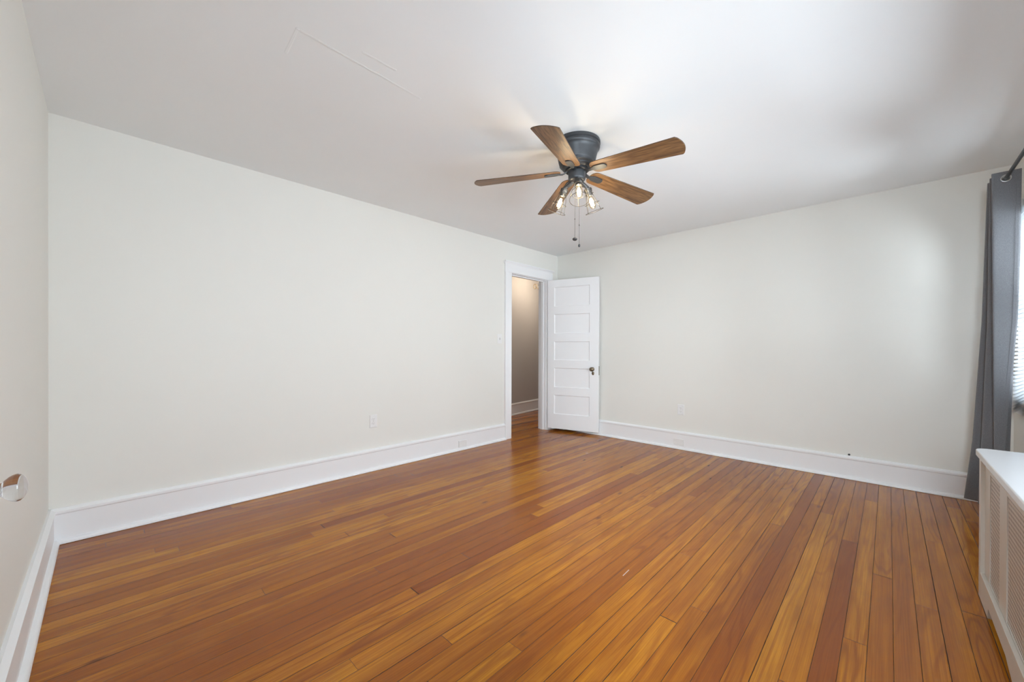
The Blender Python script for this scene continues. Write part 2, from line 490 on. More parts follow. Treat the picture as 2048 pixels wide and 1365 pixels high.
# doorway trim: jambs, stops, casings, head board and cap
tr = empty('trim_1', ((DX0+DX1)/2, 0, 0), label='white casing around the doorway to the hallway', cat='door casing', kind='structure')
off = Matrix.Translation((-(DX0+DX1)/2, 0, 0))
mb = MB()
mb.box((DX0-JT, 0, 0), (DX0, 0.12, DZ)); mb.box((DX1, 0, 0), (DX1+JT, 0.12, DZ)); mb.box((DX0-JT, 0, DZ), (DX1+JT, 0.12, DZ+JT))
mb.build('jamb', TRIM, tr, bevel=0.0015, mw=off)
mb = MB()
mb.box((DX0, 0.042, 0), (DX0+0.013, 0.085, DZ)); mb.box((DX1-0.013, 0.042, 0), (DX1, 0.085, DZ)); mb.box((DX0, 0.042, DZ-0.013), (DX1, 0.085, DZ))
mb.build('door_stop', TRIM, tr, bevel=0.0015, mw=off)
for a, b in ((CX0, DX0-0.006), (DX1+0.006, CX1)):
    mb = MB(); mb.box((a, -0.020, 0), (b, 0, DZ+0.006))
    e = a if a == CX0 else b
    mb.box((e-0.005, -0.028, 0), (e+0.007, 0, DZ+0.006))
    mb.build('side_casing', TRIM, tr, bevel=0.002, mw=off)
mb = MB(); mb.box((CX0-0.004, -0.022, DZ+0.006), (CX1+0.004, 0, 2.188))
mb.build('head_casing', TRIM, tr, bevel=0.002, mw=off)
mb = MB(); mb.prism([(0, 2.188), (0.026, 2.188), (0.030, 2.196), (0.038, 2.203), (0.043, 2.207), (0.043, 2.215), (0, 2.215)], (CX0-0.018, 0, 0), (CX1+0.018, 0, 0), (0, -1, 0))
mb.build('head_cap', TRIM, tr, smooth=30, mw=off)
# hall side of the same doorway
mb = MB(); mb.box((CX0, 0.12, 0), (DX0-0.006, 0.14, DZ+0.11)); mb.box((DX1+0.006, 0.12, 0), (CX1, 0.14, DZ+0.11)); mb.box((DX0-0.006, 0.12, DZ+0.006), (DX1+0.006, 0.14, DZ+0.11))
mb.build('hall_casing', TRIM, tr, bevel=0.002, mw=off)

# ------------------------------------------------------------------ the open five-panel door
LA = math.radians(-74.0); LL, LT, Z0, Z1 = 0.712, 0.035, 0.037, 2.066
door = empty('door_1', (-0.262, -0.034, 0), LA, label='white five-panel door standing open against the far wall', cat='door', kind='structure')
# local frame: x along the leaf from hinge, -y = face seen by the camera (y = 0), +y = thickness
PX0, PX1 = 0.094, 0.591
PZ = [(0.237, 0.496), (0.603, 0.866), (0.972, 1.226), (1.337, 1.597), (1.706, 1.968)]
mb = MB()
mb.box((0, 0, Z0), (PX0, LT, Z1)); mb.box((PX1, 0, Z0), (LL, LT, Z1))
zz = [Z0]+[q for p in PZ for q in p]+[Z1]
for i in range(0, len(zz), 2): mb.box((PX0, 0, zz[i]), (PX1, LT, zz[i+1]))
mb.build('leaf_frame', TRIM, door, smooth=0)
for a, b in PZ:
    mb = MB(); g, d = 0.011, 0.011
    for y0, y1 in ((0.0, d), (LT, LT-d)):
        o_ = [(PX0, y0, a), (PX1, y0, a), (PX1, y0, b), (PX0, y0, b)]
        i_ = [(PX0+g, y1, a+g), (PX1-g, y1, a+g), (PX1-g, y1, b-g), (PX0+g, y1, b-g)]
        m_ = [(PX0+g*0.35, y0+(y1-y0)*0.75, a+g*0.35), (PX1-g*0.35, y0+(y1-y0)*0.75, a+g*0.35), (PX1-g*0.35, y0+(y1-y0)*0.75, b-g*0.35), (PX0+g*0.35, y0+(y1-y0)*0.75, b-g*0.35)]
        mb.add(o_+m_+i_, [(k, (k+1) % 4, 4+(k+1) % 4, 4+k) for k in range(4)]+[(4+k, 4+(k+1) % 4, 8+(k+1) % 4, 8+k) for k in range(4)]+[(8, 9, 10, 11)])
    mb.build('panel', TRIM, door, smooth=0)
kx, kz = 0.632, 0.862
mb = MB(); mb.lathe([(0.0, 0.0), (0.026, 0.0), (0.026, 0.003), (0.022, 0.006), (0.010, 0.008), (0.010, 0.024), (0.016, 0.028), (0.025, 0.036), (0.0285, 0.046), (0.0265, 0.055), (0.018, 0.061), (0.0, 0.063)], (kx, 0, kz), (0, -1, 0), 28)
mb.build('door_knob', BRASS, door, label='dark aged metal knob')
mb = MB(); mb.lathe([(0, 0), (0.021, 0), (0.021, 0.003), (0.017, 0.005), (0, 0.005)], (0, 0, 0), (0, -1, 0), 28)
for i, v in enumerate(mb.v): mb.v[i] = (kx+0.006+v[0]*0.78, v[1], 0.808+v[2]*1.15)
esc = mb.build('keyhole_plate', BRASS, door, label='oval keyhole plate below the knob')
mb = MB(); mb.box((LL-0.001, 0.006, 0.785), (LL+0.002, 0.030, 0.902))
mb.build('latch_plate', BRASS, door, bevel=0.0008, label='tarnished latch plate on the door edge')

# ------------------------------------------------------------------ near door with the glass knob
nd = empty('door_2', (XF, (NY0+NY1)/2, 0), label='door at the left edge of the picture with a clear glass knob', cat='door', kind='structure')
nm = Matrix.Translation((-XF, -(NY0+NY1)/2, 0))
mb = MB(); mb.box((XF-0.045, NY0+0.002, 0.01), (XF-0.008, NY1-0.002, NZ-0.003))
mb.build('leaf', TRIM, nd, bevel=0.002, mw=nm)
mb = MB(); ky, kz2 = -2.186, 0.843
mb.lathe([(0, 0), (0.030, 0), (0.030, 0.004), (0.024, 0.007), (0, 0.007)], (XF-0.008, ky, kz2), (1, 0, 0), 32)
mb.lathe([(0, 0), (0.0095, 0), (0.0095, 0.046), (0.0140, 0.052), (0.0140, 0.081), (0, 0.081)], (XF-0.008, ky, kz2), (1, 0, 0), 24)
kn = mb.build('knob_rosette', BRASS, nd, mw=nm, label='aged brass shank of the glass knob')
mb = MB(); mb.lathe([(0, 0), (0.0125, 0.0), (0.0130, 0.004), (0.0145, 0.0075), (0.0185, 0.011), (0.0230, 0.0155), (0.0262, 0.021), (0.0270, 0.0255), (0.0258, 0.0300), (0.0215, 0.0345), (0.0150, 0.0378), (0.0075, 0.0396), (0, 0.0400)], (-4.6510, ky, kz2), (1, 0, 0), 48)
mb.build('door_knob', KNOBG, nd, smooth=60, mw=nm, label='clear glass knob')
tn = empty('trim_2', (XF, (NY0+NY1)/2, 0), label='white casing of the door with the glass knob', cat='door casing', kind='structure')
mb = MB()
mb.box((XF-0.15, NY0-JT, 0), (XF, NY0, NZ)); mb.box((XF-0.15, NY1, 0), (XF, NY1+JT, NZ)); mb.box((XF-0.15, NY0-JT, NZ), (XF, NY1+JT, NZ+JT))
mb.build('jamb', TRIM, tn, mw=nm)
mb = MB(); mb.box((XF, NY0-0.12, 0), (XF+0.02, NY0-0.006, NZ)); mb.box((XF, NY1+0.006, 0), (XF+0.02, NY1+0.12, NZ)); mb.box((XF, NY0-0.12, NZ+0.006), (XF+0.02, NY1+0.12, NZ+0.12))
mb.build('side_casing', TRIM, tn, bevel=0.002, mw=nm)

# ------------------------------------------------------------------ outlets, switch, blank plates
# built facing -y at the origin; rotated for the wall they sit on
def plate_mesh(w, h, t=0.006):
    mb = MB(); w /= 2; h /= 2; b = 0.004
    v = [(-w, 0, -h), (w, 0, -h), (w, 0, h), (-w, 0, h), (-w, -t*0.5, -h), (w, -t*0.5, -h), (w, -t*0.5, h), (-w, -t*0.5, h),
         (-w+b, -t, -h+b), (w-b, -t, -h+b), (w-b, -t, h-b), (-w+b, -t, h-b)]
    f = [(0, 1, 5, 4), (1, 2, 6, 5), (2, 3, 7, 6), (3, 0, 4, 7), (4, 5, 9, 8), (5, 6, 10, 9), (6, 7, 11, 10), (7, 4, 8, 11), (8, 9, 10, 11), (0, 3, 2, 1)]
    return mb.add(v, f)


def outlet(loc, rotz, label):
    o = empty('wall_outlet', loc, rotz, label, 'outlet', 'duplex wall outlets')
    plate_mesh(0.072, 0.116).build('cover_plate', PLATE, o, smooth=0)
    for s in (-1, 1):
        mb = MB(); prof = []
        zc = s*0.0195
        pts = []
        for i in range(28):
            a = 2*PI*i/28
            pts.append((0.0172*math.cos(a), max(-0.0142, min(0.0142, 0.0172*math.sin(a)))))
        n = len(pts)
        v = [(x, -0.006, z+zc) for x, z in pts]+[(x*0.97, -0.0085, z*0.97+zc) for x, z in pts]
        mb.add(v, [(i, (i+1) % n, n+(i+1) % n, n+i) for i in range(n)]+[tuple(range(n, 2*n))])
        r = mb.build('receptacle', PLATE, o, smooth=30)
        mb = MB()
        for dx, hh in ((-0.0063, 0.0095), (0.0063, 0.0075)): mb.box((dx-0.0011, -0.0088, zc+0.003-hh/2), (dx+0.0011, -0.0083, zc+0.003+hh/2))
        mb.lathe([(0, 0.0083), (0.0024, 0.0083), (0.0024, 0.0088), (0, 0.0088)], (0, 0, zc-0.0075), (0, -1, 0), 12)
        mb.build('slots', SLOT, r, smooth=0, label='dark prong slots')
    mb = MB(); mb.lathe([(0, 0.006), (0.0033, 0.006), (0.0028, 0.0074), (0, 0.0076)], (0, 0, 0), (0, -1, 0), 14)
    mb.build('screw', STEEL, o)
    return o


outlet((-2.785, 0, 0.451), 0, 'white duplex outlet on the long left wall above the baseboard')
outlet((0, -1.742, 0.443), -PI/2, 'white duplex outlet on the wall right of the open door')


def blank(loc, rotz, label):
    o = empty('blank_plate', loc, rotz, label, 'blank plate', 'blank plates in the baseboards')
    plate_mesh(0.116, 0.072).build('cover_plate', PLATE, o, smooth=0)
    for s in (-1, 1):
        mb = MB(); mb.lathe([(0, 0.006), (0.0033, 0.006), (0.0028, 0.0074), (0, 0.0076)], (s*0.042, 0, 0), (0, -1, 0), 14)
        mb.build('screw', PLATE, o)
    return o


blank((-1.748, -0.022, 0.071), 0, 'small white blank plate in the baseboard left of the doorway')
blank((-0.022, -1.727, 0.079), -PI/2, 'small white blank plate in the baseboard below the right outlet')
sw = empty('light_switch', (-1.160, 0, 1.246), 0, 'white toggle light switch beside the doorway casing', 'light switch')
plate_mesh(0.072, 0.116).build('cover_plate', PLATE, sw, smooth=0)
mb = MB(); mb.box((-0.0052, -0.0065, -0.012), (0.0052, -0.006, 0.012)); mb.build('toggle_slot', SLOT, sw, smooth=0)
mb = MB(); mb.add([(-0.0042, -0.006, -0.005), (0.0042, -0.006, -0.005), (0.0042, -0.006, 0.006), (-0.0042, -0.006, 0.006), (-0.0034, -0.017, 0.004), (0.0034, -0.017, 0.004), (0.0034, -0.016, 0.010), (-0.0034, -0.016, 0.010)],
              [(0, 1, 5, 4), (1, 2, 6, 5), (2, 3, 7, 6), (3, 0, 4, 7), (4, 5, 6, 7)])
mb.build('toggle', PLATE, sw, smooth=0)
for s in (-1, 1):
    mb = MB(); mb.lathe([(0, 0.006), (0.003, 0.006), (0.0026, 0.0072), (0, 0.0074)], (0, 0, s*0.030), (0, -1, 0), 12); mb.build('screw', PLATE, sw)

# stub of an old cable clip just above the back baseboard
mb = MB(); mb.lathe([(0, 0), (0.0075, 0), (0.0085, 0.004), (0.006, 0.009), (0, 0.011)], (0, -3.183, 0.209), (-1, 0, 0), 16)
mb.build('wall_plug', BLACK, label='tiny dark plug in the wall just above the right baseboard', cat='wall plug')

# ------------------------------------------------------------------ ceiling fan
FX, FY = -2.392, -1.972
fan = empty('ceiling_fan', (FX, FY, H), 0, 'flush dark ceiling fan with five brown wooden blades and caged bulbs', 'ceiling fan')
mb = MB()
mb.lathe([(0, 0), (0.146, 0), (0.1475, -0.004), (0.1475, -0.018), (0.143, -0.021), (0.1405, -0.024), (0.144, -0.027), (0.1455, -0.036), (0.1435, -0.043),
          (0.138, -0.049), (0.133, -0.055), (0.1290, -0.070), (0.1230, -0.095), (0.1185, -0.117), (0.1165, -0.126), (0.1150, -0.130), (0.1110, -0.133), (0.1100, -0.136),
          (0.1125, -0.139), (0.1120, -0.144), (0.1060, -0.149), (0.0985, -0.153), (0.0975, -0.156), (0.0985, -0.159), (0.0945, -0.163), (0.086, -0.168), (0.078, -0.171), (0, -0.171)], seg=64)
mb.build('motor_housing', BRONZE, fan, smooth=35)
mb = MB(); mb.lathe([(0, -0.169), (0.072, -0.169), (0.072, -0.183), (0.066, -0.186), (0, -0.186)], seg=48)
mb.build('flywheel', BLACK, fan, smooth=35)
mb = MB(); mb.lathe([(0, -0.184), (0.0545, -0.184), (0.0555, -0.188), (0.0555, -0.228), (0.0535, -0.236), (0.047, -0.243), (0.036, -0.246), (0, -0.247)], seg=48)
mb.build('switch_housing', BRONZE, fan, smooth=35)
# blade (local x outward, z = 0 at the blade plane)
BZ = -0.1815
R0, R1, WR, WT, TH = 0.106, 0.671, 0.057, 0.078, 0.006
out = []
def arc(cx, cy, r, a0, a1, n=7): return [(cx+r*math.cos(math.radians(a0+(a1-a0)*i/(n-1))), cy+r*math.sin(math.radians(a0+(a1-a0)*i/(n-1)))) for i in range(n)]
rr_ = 0.040
out += arc(R0+rr_, WR-rr_, rr_, 180, 93)
tip = 0.026                                     # bulge of the rounded tip
nT = 16
for i in range(nT+1):
    t_ = 1-2*i/nT
    cut = 0.0035 if i in (0, nT) else 0.0
    out.append((R1-tip*t_*t_-cut, (WT-0.0005*(i in (0, nT)))*t_))
out += arc(R0+rr_, -WR+rr_, rr_, -93, -180)
n = len(out); b_ = 0.0012
mb = MB()
lay = []
for dz, ins in ((-TH/2, b_), (-TH/2+b_, 0), (TH/2-b_, 0), (TH/2, b_)):
    lay.append([((x-0.42)*(1-ins/0.25)+0.42, y*(1-ins/0.06), dz) for x, y in out])
vs = [p for l in lay for p in l]
fs = [tuple(range(n))[::-1]] + [tuple(range(3*n, 4*n))]
for k in range(3): fs += [(k*n+i, k*n+(i+1) % n, (k+1)*n+(i+1) % n, (k+1)*n+i) for i in range(n)]
mb.add(vs, fs)
blade = mb.build('blade', [BLADEM, EDGEM], fan, smooth=25)
for p in blade.data.polygons:
    if abs(p.normal.z) < 0.6: p.material_index = 1
# blade iron: curved arm from the flywheel and a rounded tongue under the blade
mi = MB()
path = [(0.052, 0, 0.006), (0.066, 0, 0.003), (0.080, 0, -0.004), (0.094, 0, -0.0085), (0.106, 0, -0.0080), (0.118, 0, -0.0065), (0.132, 0, -0.0065)]
hw = [0.013, 0.012, 0.011, 0.0105, 0.011, 0.0145, 0.021]
vs, fs = [], []
for (x, y, z), w in zip(path, hw):
    vs += [(x, -w, z-0.0035), (x, w, z-0.0035), (x, w, z+0.0030), (x, -w, z+0.0030)]
for i in range(len(path)-1):
    for k in range(4): fs.append((4*i+k, 4*i+(k+1) % 4, 4*i+4+(k+1) % 4, 4*i+4+k))
fs += [(0, 1, 2, 3), tuple(4*(len(path)-1)+k for k in (3, 2, 1, 0))]
mi.add(vs, fs)
tp = [(0.118, -0.017), (0.135, -0.0225), (0.175, -0.0235)] + [(0.188+0.0235*math.cos(a), 0.0235*math.sin(a)) for a in [math.radians(-90+180*i/12) for i in range(13)]] + [(0.175, 0.0235), (0.135, 0.0225), (0.118, 0.017)]
n = len(tp)
mi.add([(x, y, -0.0095) for x, y in tp]+[(x, y, -0.0030) for x, y in tp], [tuple(range(n))[::-1], tuple(range(n, 2*n))]+[(i, (i+1) % n, n+(i+1) % n, n+i) for i in range(n)])
iron = mi.build('blade_iron', BRONZE, blade, smooth=30, bevel=0.001)
PH0 = math.radians(128.3)
for k in range(5):
    bl = blade if k == 0 else blade.copy()
    if k:
        COL.objects.link(bl); bl.parent = fan
        for ch in (iron,):
            c = ch.copy(); COL.objects.link(c); c.parent = bl
    bl.location = (0, 0, BZ)
    bl.matrix_local = Matrix.Translation((0, 0, BZ)) @ Matrix.Rotation(PH0+k*2*PI/5, 4, 'Z') @ Matrix.Rotation(math.radians(4.64), 4, 'Y') @ Matrix.Rotation(math.radians(-11), 4, 'X')
# light kit: three arms with sockets, wire cages and clear bulbs
first = None
for k, az in enumerate((221, 341, 101)):
    A = math.radians(az); rad = Vector((math.cos(A), math.sin(A), 0))
    TL = math.radians(23.0); ax = (rad*math.sin(TL)+Vector((0, 0, -math.cos(TL)))).normalized()
    o0 = rad*0.086+Vector((0, 0, -0.278))
    mb = MB()
    p0 = rad*0.028+Vector((0, 0, -0.238))
    mb.tube([p0, rad*0.044+Vector((0, 0, -0.252)), rad*0.066+Vector((0, 0, -0.262)), o0-ax*0.006, o0+ax*0.004], [0.015, 0.014, 0.013, 0.014, 0.018], 14)
    arm = mb.build('lamp_arm', BRONZE, fan, smooth=50)
    mb = MB(); mb.lathe([(0, -0.002), (0.0235, -0.002), (0.025, 0.0), (0.025, 0.020), (0.022, 0.022), (0.022, 0.026), (0.0205, 0.028), (0.0205, 0.046), (0.015, 0.048), (0, 0.048)], o0, ax, 28)
    mb.build('lamp_socket', GALV, arm, smooth=35)
    mb = MB(); wr = 0.0014
    e1 = rad.cross(Vector((0, 0, 1))).normalized(); e2 = ax.cross(e1).normalized()
    mb.ring(o0+ax*0.006, ax, 0.0265, wr); mb.ring(o0+ax*0.034, ax, 0.0285, wr); mb.ring(o0+ax*0.098, ax, 0.0475, wr, 48); mb.ring(o0+ax*0.150, ax, 0.060, wr*1.15, 48)
    for q in range(4):
        d = e1*math.cos(q*PI/2)+e2*math.sin(q*PI/2)
        mb.tube([o0+ax*0.006+d*0.0265, o0+ax*0.034+d*0.0285, o0+ax*0.098+d*0.0475, o0+ax*0.150+d*0.060], wr, 6)
    mb.build('wire_cage', WIRE, arm, smooth=60)
    mb = MB(); mb.lathe([(0, 0.044), (0.013, 0.044), (0.0135, 0.054), (0.019, 0.064), (0.0215, 0.076), (0.0215, 0.105), (0.0195, 0.118), (0.013, 0.128), (0.005, 0.132), (0, 0.1325)], o0, ax, 28)
    bulb = mb.build('bulb', BULBG, arm, smooth=60)
    mb = MB()
    for q in range(6):
        d = e1*math.cos(q*PI/3)+e2*math.sin(q*PI/3)
        mb.tube([o0+ax*0.062+d*0.004, o0+ax*0.085+d*0.0105, o0+ax*0.114+d*0.008], 0.0031, 6)
    mb.build('filament', FIL, arm, smooth=60)
    pl = bpy.data.lights.new('bulb_light', 'POINT'); pl.energy = 3.5; pl.color = (1.0, 0.91, 0.75); pl.shadow_soft_size = 0.015
    po = bpy.data.objects.new('bulb_light', pl); COL.objects.link(po); po.parent = fan; po.location = o0+ax*0.105
# pull chains: beaded look, bell connector and pendant
def rel(px): return Vector(px)-Vector((FX, FY, H))
for top, zend, disc in ((Vector((-0.043, -0.028, -0.200)), 1.824, True), (Vector((-0.030, -0.045, -0.236)), 1.785, False)):
    if disc: x_, y_ = -2.394-FX-0.039, -1.953-FY-0.0335
    else: x_, y_ = -2.376-FX-0.037, -1.979-FY-0.027
    ze = zend-H
    mb = MB()
    pts = [top, Vector((x_*0.96+top.x*0.04, y_*0.96+top.y*0.04, top.z-0.02)), Vector((x_, y_, ze+0.02)), Vector((x_, y_, ze))]
    mb.tube(pts, 0.0011, 6)
    nb = 34
    for i in range(nb):
        zc = top.z-0.03+(ze+0.01-(top.z-0.03))*i/(nb-1)
        mb.lathe([(0, -0.0017), (0.0017, 0), (0, 0.0017)], (x_, y_, zc), (0, 0, 1), 6)
    mb.lathe([(0, 0.006), (0.0022, 0.005), (0.0028, -0.004), (0, -0.005)], (x_, y_, ze+0.125), (0, 0, 1), 8)
    ch = mb.build('pull_chain', WIRE, fan, smooth=60)
    mb = MB()
    if disc:
        mb.lathe([(0, -0.0075), (0.012, -0.006), (0.0155, -0.001), (0.0155, 0.001), (0.012, 0.006), (0.003, 0.008), (0, 0.012)], (x_, y_, ze-0.003), (0.25, 0.15, 1), 20)
        mb.build('chain_pendant', BRONZE, ch, smooth=50, label='flat round pendant')
    else:
        mb.lathe([(0, -0.011), (0.005, -0.009), (0.0072, -0.003), (0.0065, 0.004), (0.003, 0.010), (0, 0.012)], (x_, y_, ze-0.004), (0, 0, 1), 16)
        mb.build('chain_pendant', BRONZE, ch, smooth=60, label='small dark drop pendant')

# ------------------------------------------------------------------ windows, blind
def window(name, loc, rotz, wd, z0, z1, label):
    """local x along the wall, +y into the room"""
    x0, x1 = -wd/2, wd/2
    o = empty(name, loc, rotz, label, 'window', kind='structure')
    mb = MB(); c = 0.085
    mb.box((x0-c, 0, z0), (x0, 0.018, z1)); mb.box((x1, 0, z0), (x1+c, 0.018, z1)); mb.box((x0-c-0.01, 0, z1), (x1+c+0.01, 0.022, z1+0.11))
    mb.build('window_casing', TRIM, o, bevel=0.002)
    mb = MB(); mb.box((x0-c-0.015, 0, z0-0.025), (x1+c+0.015, 0.030, z0)); mb.box((x0, -0.10, z0-0.025), (x1, 0, z0)); mb.build('window_sill', TRIM, o, bevel=0.004)
    mb = MB(); mb.box((x0-c, 0, z0-0.105), (x1+c, 0.018, z0-0.025)); mb.build('apron', TRIM, o, bevel=0.002)
    zm = (z0+z1)/2
    for (a, b, y) in ((z0, zm+0.02, -0.085), (zm-0.02, z1, -0.125)):
        mb = MB(); s = 0.045
        mb.box((x0, y-0.018, a), (x0+s, y+0.018, b)); mb.box((x1-s, y-0.018, a), (x1, y+0.018, b)); mb.box((x0+s, y-0.018, a), (x1-s, y+0.018, a+s)); mb.box((x0+s, y-0.018, b-s), (x1-s, y+0.018, b))
        sh = mb.build('sash', TRIM, o, bevel=0.002)
        mb = MB(); mb.box((x0+s, y-0.002, a+s), (x1-s, y+0.002, b-s)); mb.build('pane', PANE, sh, smooth=0)
    return o


for nm_, w, lb in (('window_1', WIN[0], 'window behind the grey curtain at the right edge'), ('added_window_2', WIN[1], 'added unseen wide window further along the window wall')):  # the second one is unseen, added to light the room evenly
    window(nm_, ((w[0]+w[1])/2, WY, 0), 0, w[1]-w[0], w[2], w[3], lb)
window('added_window_3', (XF, (FWY0+FWY1)/2, 0), -PI/2, FWY1-FWY0, FWZ0, FWZ1, 'added unseen window in the near wall behind the camera')  # unseen window, added to let fill light onto the back wall

BX0, BX1, BY, BTOP = -1.23, -0.150, WY+0.040, 2.02
bl = empty('window_blind', ((BX0+BX1)/2, BY, BTOP), 0, 'white slatted blind in the window right of the grey curtain', 'blind')
mb = MB(); cxb = (BX0+BX1)/2
mb.box((BX0-cxb, -0.014, -0.045), (BX1-cxb, 0.012, 0.0)); mb.build('headrail', BLINDM, bl, bevel=0.002)
ns = 46; ms = MB(); wdt = BX1-BX0
for i in range(ns):
    t_ = i/(ns-1); zr = -0.055-t_*(1.26); 
    lift = max(0.0, (t_-0.60)/0.40)**1.4*0.25   # the left-hand end hangs higher near the bottom
    za, zb = zr+lift*1.0, zr+lift*0.0
    ta = math.radians(-32)
    dy, dz = 0.0125*math.cos(ta), 0.0125*math.sin(ta)
    th = 0.0006
    x0, x1 = -wdt/2, wdt/2
    vs = []
    for x, zc in ((x0, za), (x1, zb)):
        vs += [(x, -dy, zc+dz), (x, 0.0025, zc+0.001), (x, dy, zc-dz), (x, dy, zc-dz-th), (x, 0.0025, zc+0.001-th), (x, -dy, zc+dz-th)]
    ms.add(vs, [(k, (k+1) % 6, 6+(k+1) % 6, 6+k) for k in range(6)]+[(0, 1, 2, 3, 4, 5), (11, 10, 9, 8, 7, 6)])
sl = ms.build('slats', BLINDM, bl, smooth=60)
mb = MB(); zr = -0.055-1.275
vs = []
for x, zc in ((-wdt/2, zr+0.25), (wdt/2, zr)):
    vs += [(x, -0.012, zc-0.008), (x, 0.012, zc-0.008), (x, 0.012, zc+0.008), (x, -0.012, zc+0.008)]
mb.add(vs, [(k, (k+1) % 4, 4+(k+1) % 4, 4+k) for k in range(4)]+[(0, 1, 2, 3), (7, 6, 5, 4)])
mb.build('bottom_rail', BLINDM, bl, bevel=0.002)

# ------------------------------------------------------------------ curtain rod and curtain
RY, RZ = -3.952, 2.200
rod = empty('curtain_rod', (-0.9, RY, RZ), 0, 'black metal curtain rod running out at the upper right corner', 'curtain rod')
mb = MB(); mb.tube([(-0.95, 0, 0), (0.80, 0, 0)], 0.0095, 20); mb.build('pole', BLACK, rod, smooth=50)
mb = MB(); mb.lathe([(0, 0), (0.016, 0), (0.016, 0.006), (0.011, 0.010), (0.018, 0.022), (0.018, 0.030), (0.010, 0.038), (0, 0.040)], (0.80, 0, 0), (1, 0, 0), 24); mb.build('finial', BLACK, rod)
for bx in (0.77, -0.80):
    mb = MB(); mb.box((bx-0.010, WY-RY, -0.035), (bx+0.010, WY-RY+0.004, 0.035)); mb.tube([(bx, WY-RY, -0.012), (bx, -0.02, -0.016), (bx, -0.004, -0.016)], 0.006, 10)
    mb.ring((bx, 0, 0), (1, 0, 0), 0.0125, 0.0032, 24); mb.build('bracket', BLACK, rod, smooth=50)

ZT, ZB = 2.243, 0.105
# fold lines of the gathered panel: (x, [(z, y), ...])
FOLDS = [(-0.600, [(2.24, -4.013), (1.74, -4.010), (1.31, -4.002), (0.88, -3.977), (0.53, -3.961), (0.10, -3.948)]),
         (-0.598, [(2.24, -3.881), (1.31, -3.893), (0.55, -3.905), (0.10, -3.908)]),
         (-0.545, [(2.24, -4.020), (1.31, -4.010), (0.10, -3.985)]),
         (-0.500, [(2.24, -3.885), (1.31, -3.880), (0.53, -3.860), (0.10, -3.846)]),
         (-0.450, [(2.24, -4.020), (1.31, -4.010), (0.10, -3.975)]),
         (-0.400, [(2.24, -3.887), (1.31, -3.865), (0.51, -3.826), (0.10, -3.786)]),
         (-0.345, [(2.24, -4.020), (1.31, -4.010), (0.10, -3.985)])]


def lerp(tab, z):
    for (z0, y0), (z1, y1) in zip(tab, tab[1:]):
        if z <= z0 and z >= z1:
            return y0+(y1-y0)*(z0-z)/(z0-z1)
    return tab[0][1] if z > tab[0][0] else tab[-1][1]


def section(z):
    k = (ZT-z)/(ZT-ZB)
    pts = [(x+0.010*math.sin(3.0*k+i*1.7)*k, lerp(tab, z)) for i, (x, tab) in enumerate(FOLDS)]
    dense = []
    N = 12
    for (a, b) in zip(pts, pts[1:]):
        for i in range(N): dense.append((a[0]+(b[0]-a[0])*i/N, a[1]+(b[1]-a[1])*i/N))
    dense.append(pts[-1])
    for _ in range(5):
        nd_ = [dense[0]]
        for i in range(1, len(dense)-1):
            nd_.append(((dense[i-1][0]+2*dense[i][0]+dense[i+1][0])/4, (dense[i-1][1]+2*dense[i][1]+dense[i+1][1])/4))
        nd_.append(dense[-1]); dense = nd_
    # stretch folds back out after smoothing
    return dense


NZ_ = 240
zs = [ZT-(ZT-ZB)*i/(NZ_-1) for i in range(NZ_)]
secs = [section(z) for z in zs]; nc = len(secs[0])
mc = MB()
mc.v = [(x, y, z-(0.006*math.sin(j*0.5) if i < 0 else 0)) for i, (z, s_) in enumerate(zip(zs, secs)) for j, (x, y) in enumerate(s_)]
mid = [((FOLDS[i][0]+FOLDS[i+1][0])/2) for i in range(6)]
for i in range(NZ_-1):
    for j in range(nc-1):
        a, b, c, d = i*nc+j, i*nc+j+1, (i+1)*nc+j+1, (i+1)*nc+j
        cy_ = (mc.v[a][1]+mc.v[c][1])/2; cz_ = (mc.v[a][2]+mc.v[c][2])/2
        if math.hypot(cy_-RY, cz_-RZ) < 0.0185: continue
        mc.f.append((a, b, c, d))
cur = mc.build('curtain', CURTM, smooth=180, label='long grey grommet curtain gathered beside the window at the right', cat='curtain')
sd = cur.modifiers.new('cloth_thickness', 'SOLIDIFY'); sd.thickness = 0.0025; sd.offset = 0
s0 = section(RZ)
for i in range(6):
    seg_ = s0[i*12:(i+1)*12+1]
    x_ = min(seg_, key=lambda q: abs(q[1]-RY))[0]
    mb = MB(); dx = FOLDS[i+1][0]-FOLDS[i][0]; dy = lerp(FOLDS[i+1][1], RZ)-lerp(FOLDS[i][1], RZ)
    nrm = Vector((dy, -dx, 0)).normalized()
    o_ = Vector((x_, RY, RZ))
    mb.lathe([(0.0175, -0.0026), (0.0200, -0.0040), (0.0228, -0.0030), (0.0228, 0.0030), (0.0200, 0.0040), (0.0175, 0.0026), (0.0175, -0.0026)], o_, nrm, 36)
    mb.build('grommet', STEEL, cur, smooth=50, label='round metal grommet')
# side hem and bottom hem stitched along the free edge
mb = MB()
hem = [(p[0][0]-0.0028, p[0][1]+0.020, z) for p, z in zip(secs, zs)]
mb.tube(hem[::4], 0.0008, 5); mb.build('hem_seam', CURTM, cur, smooth=60)

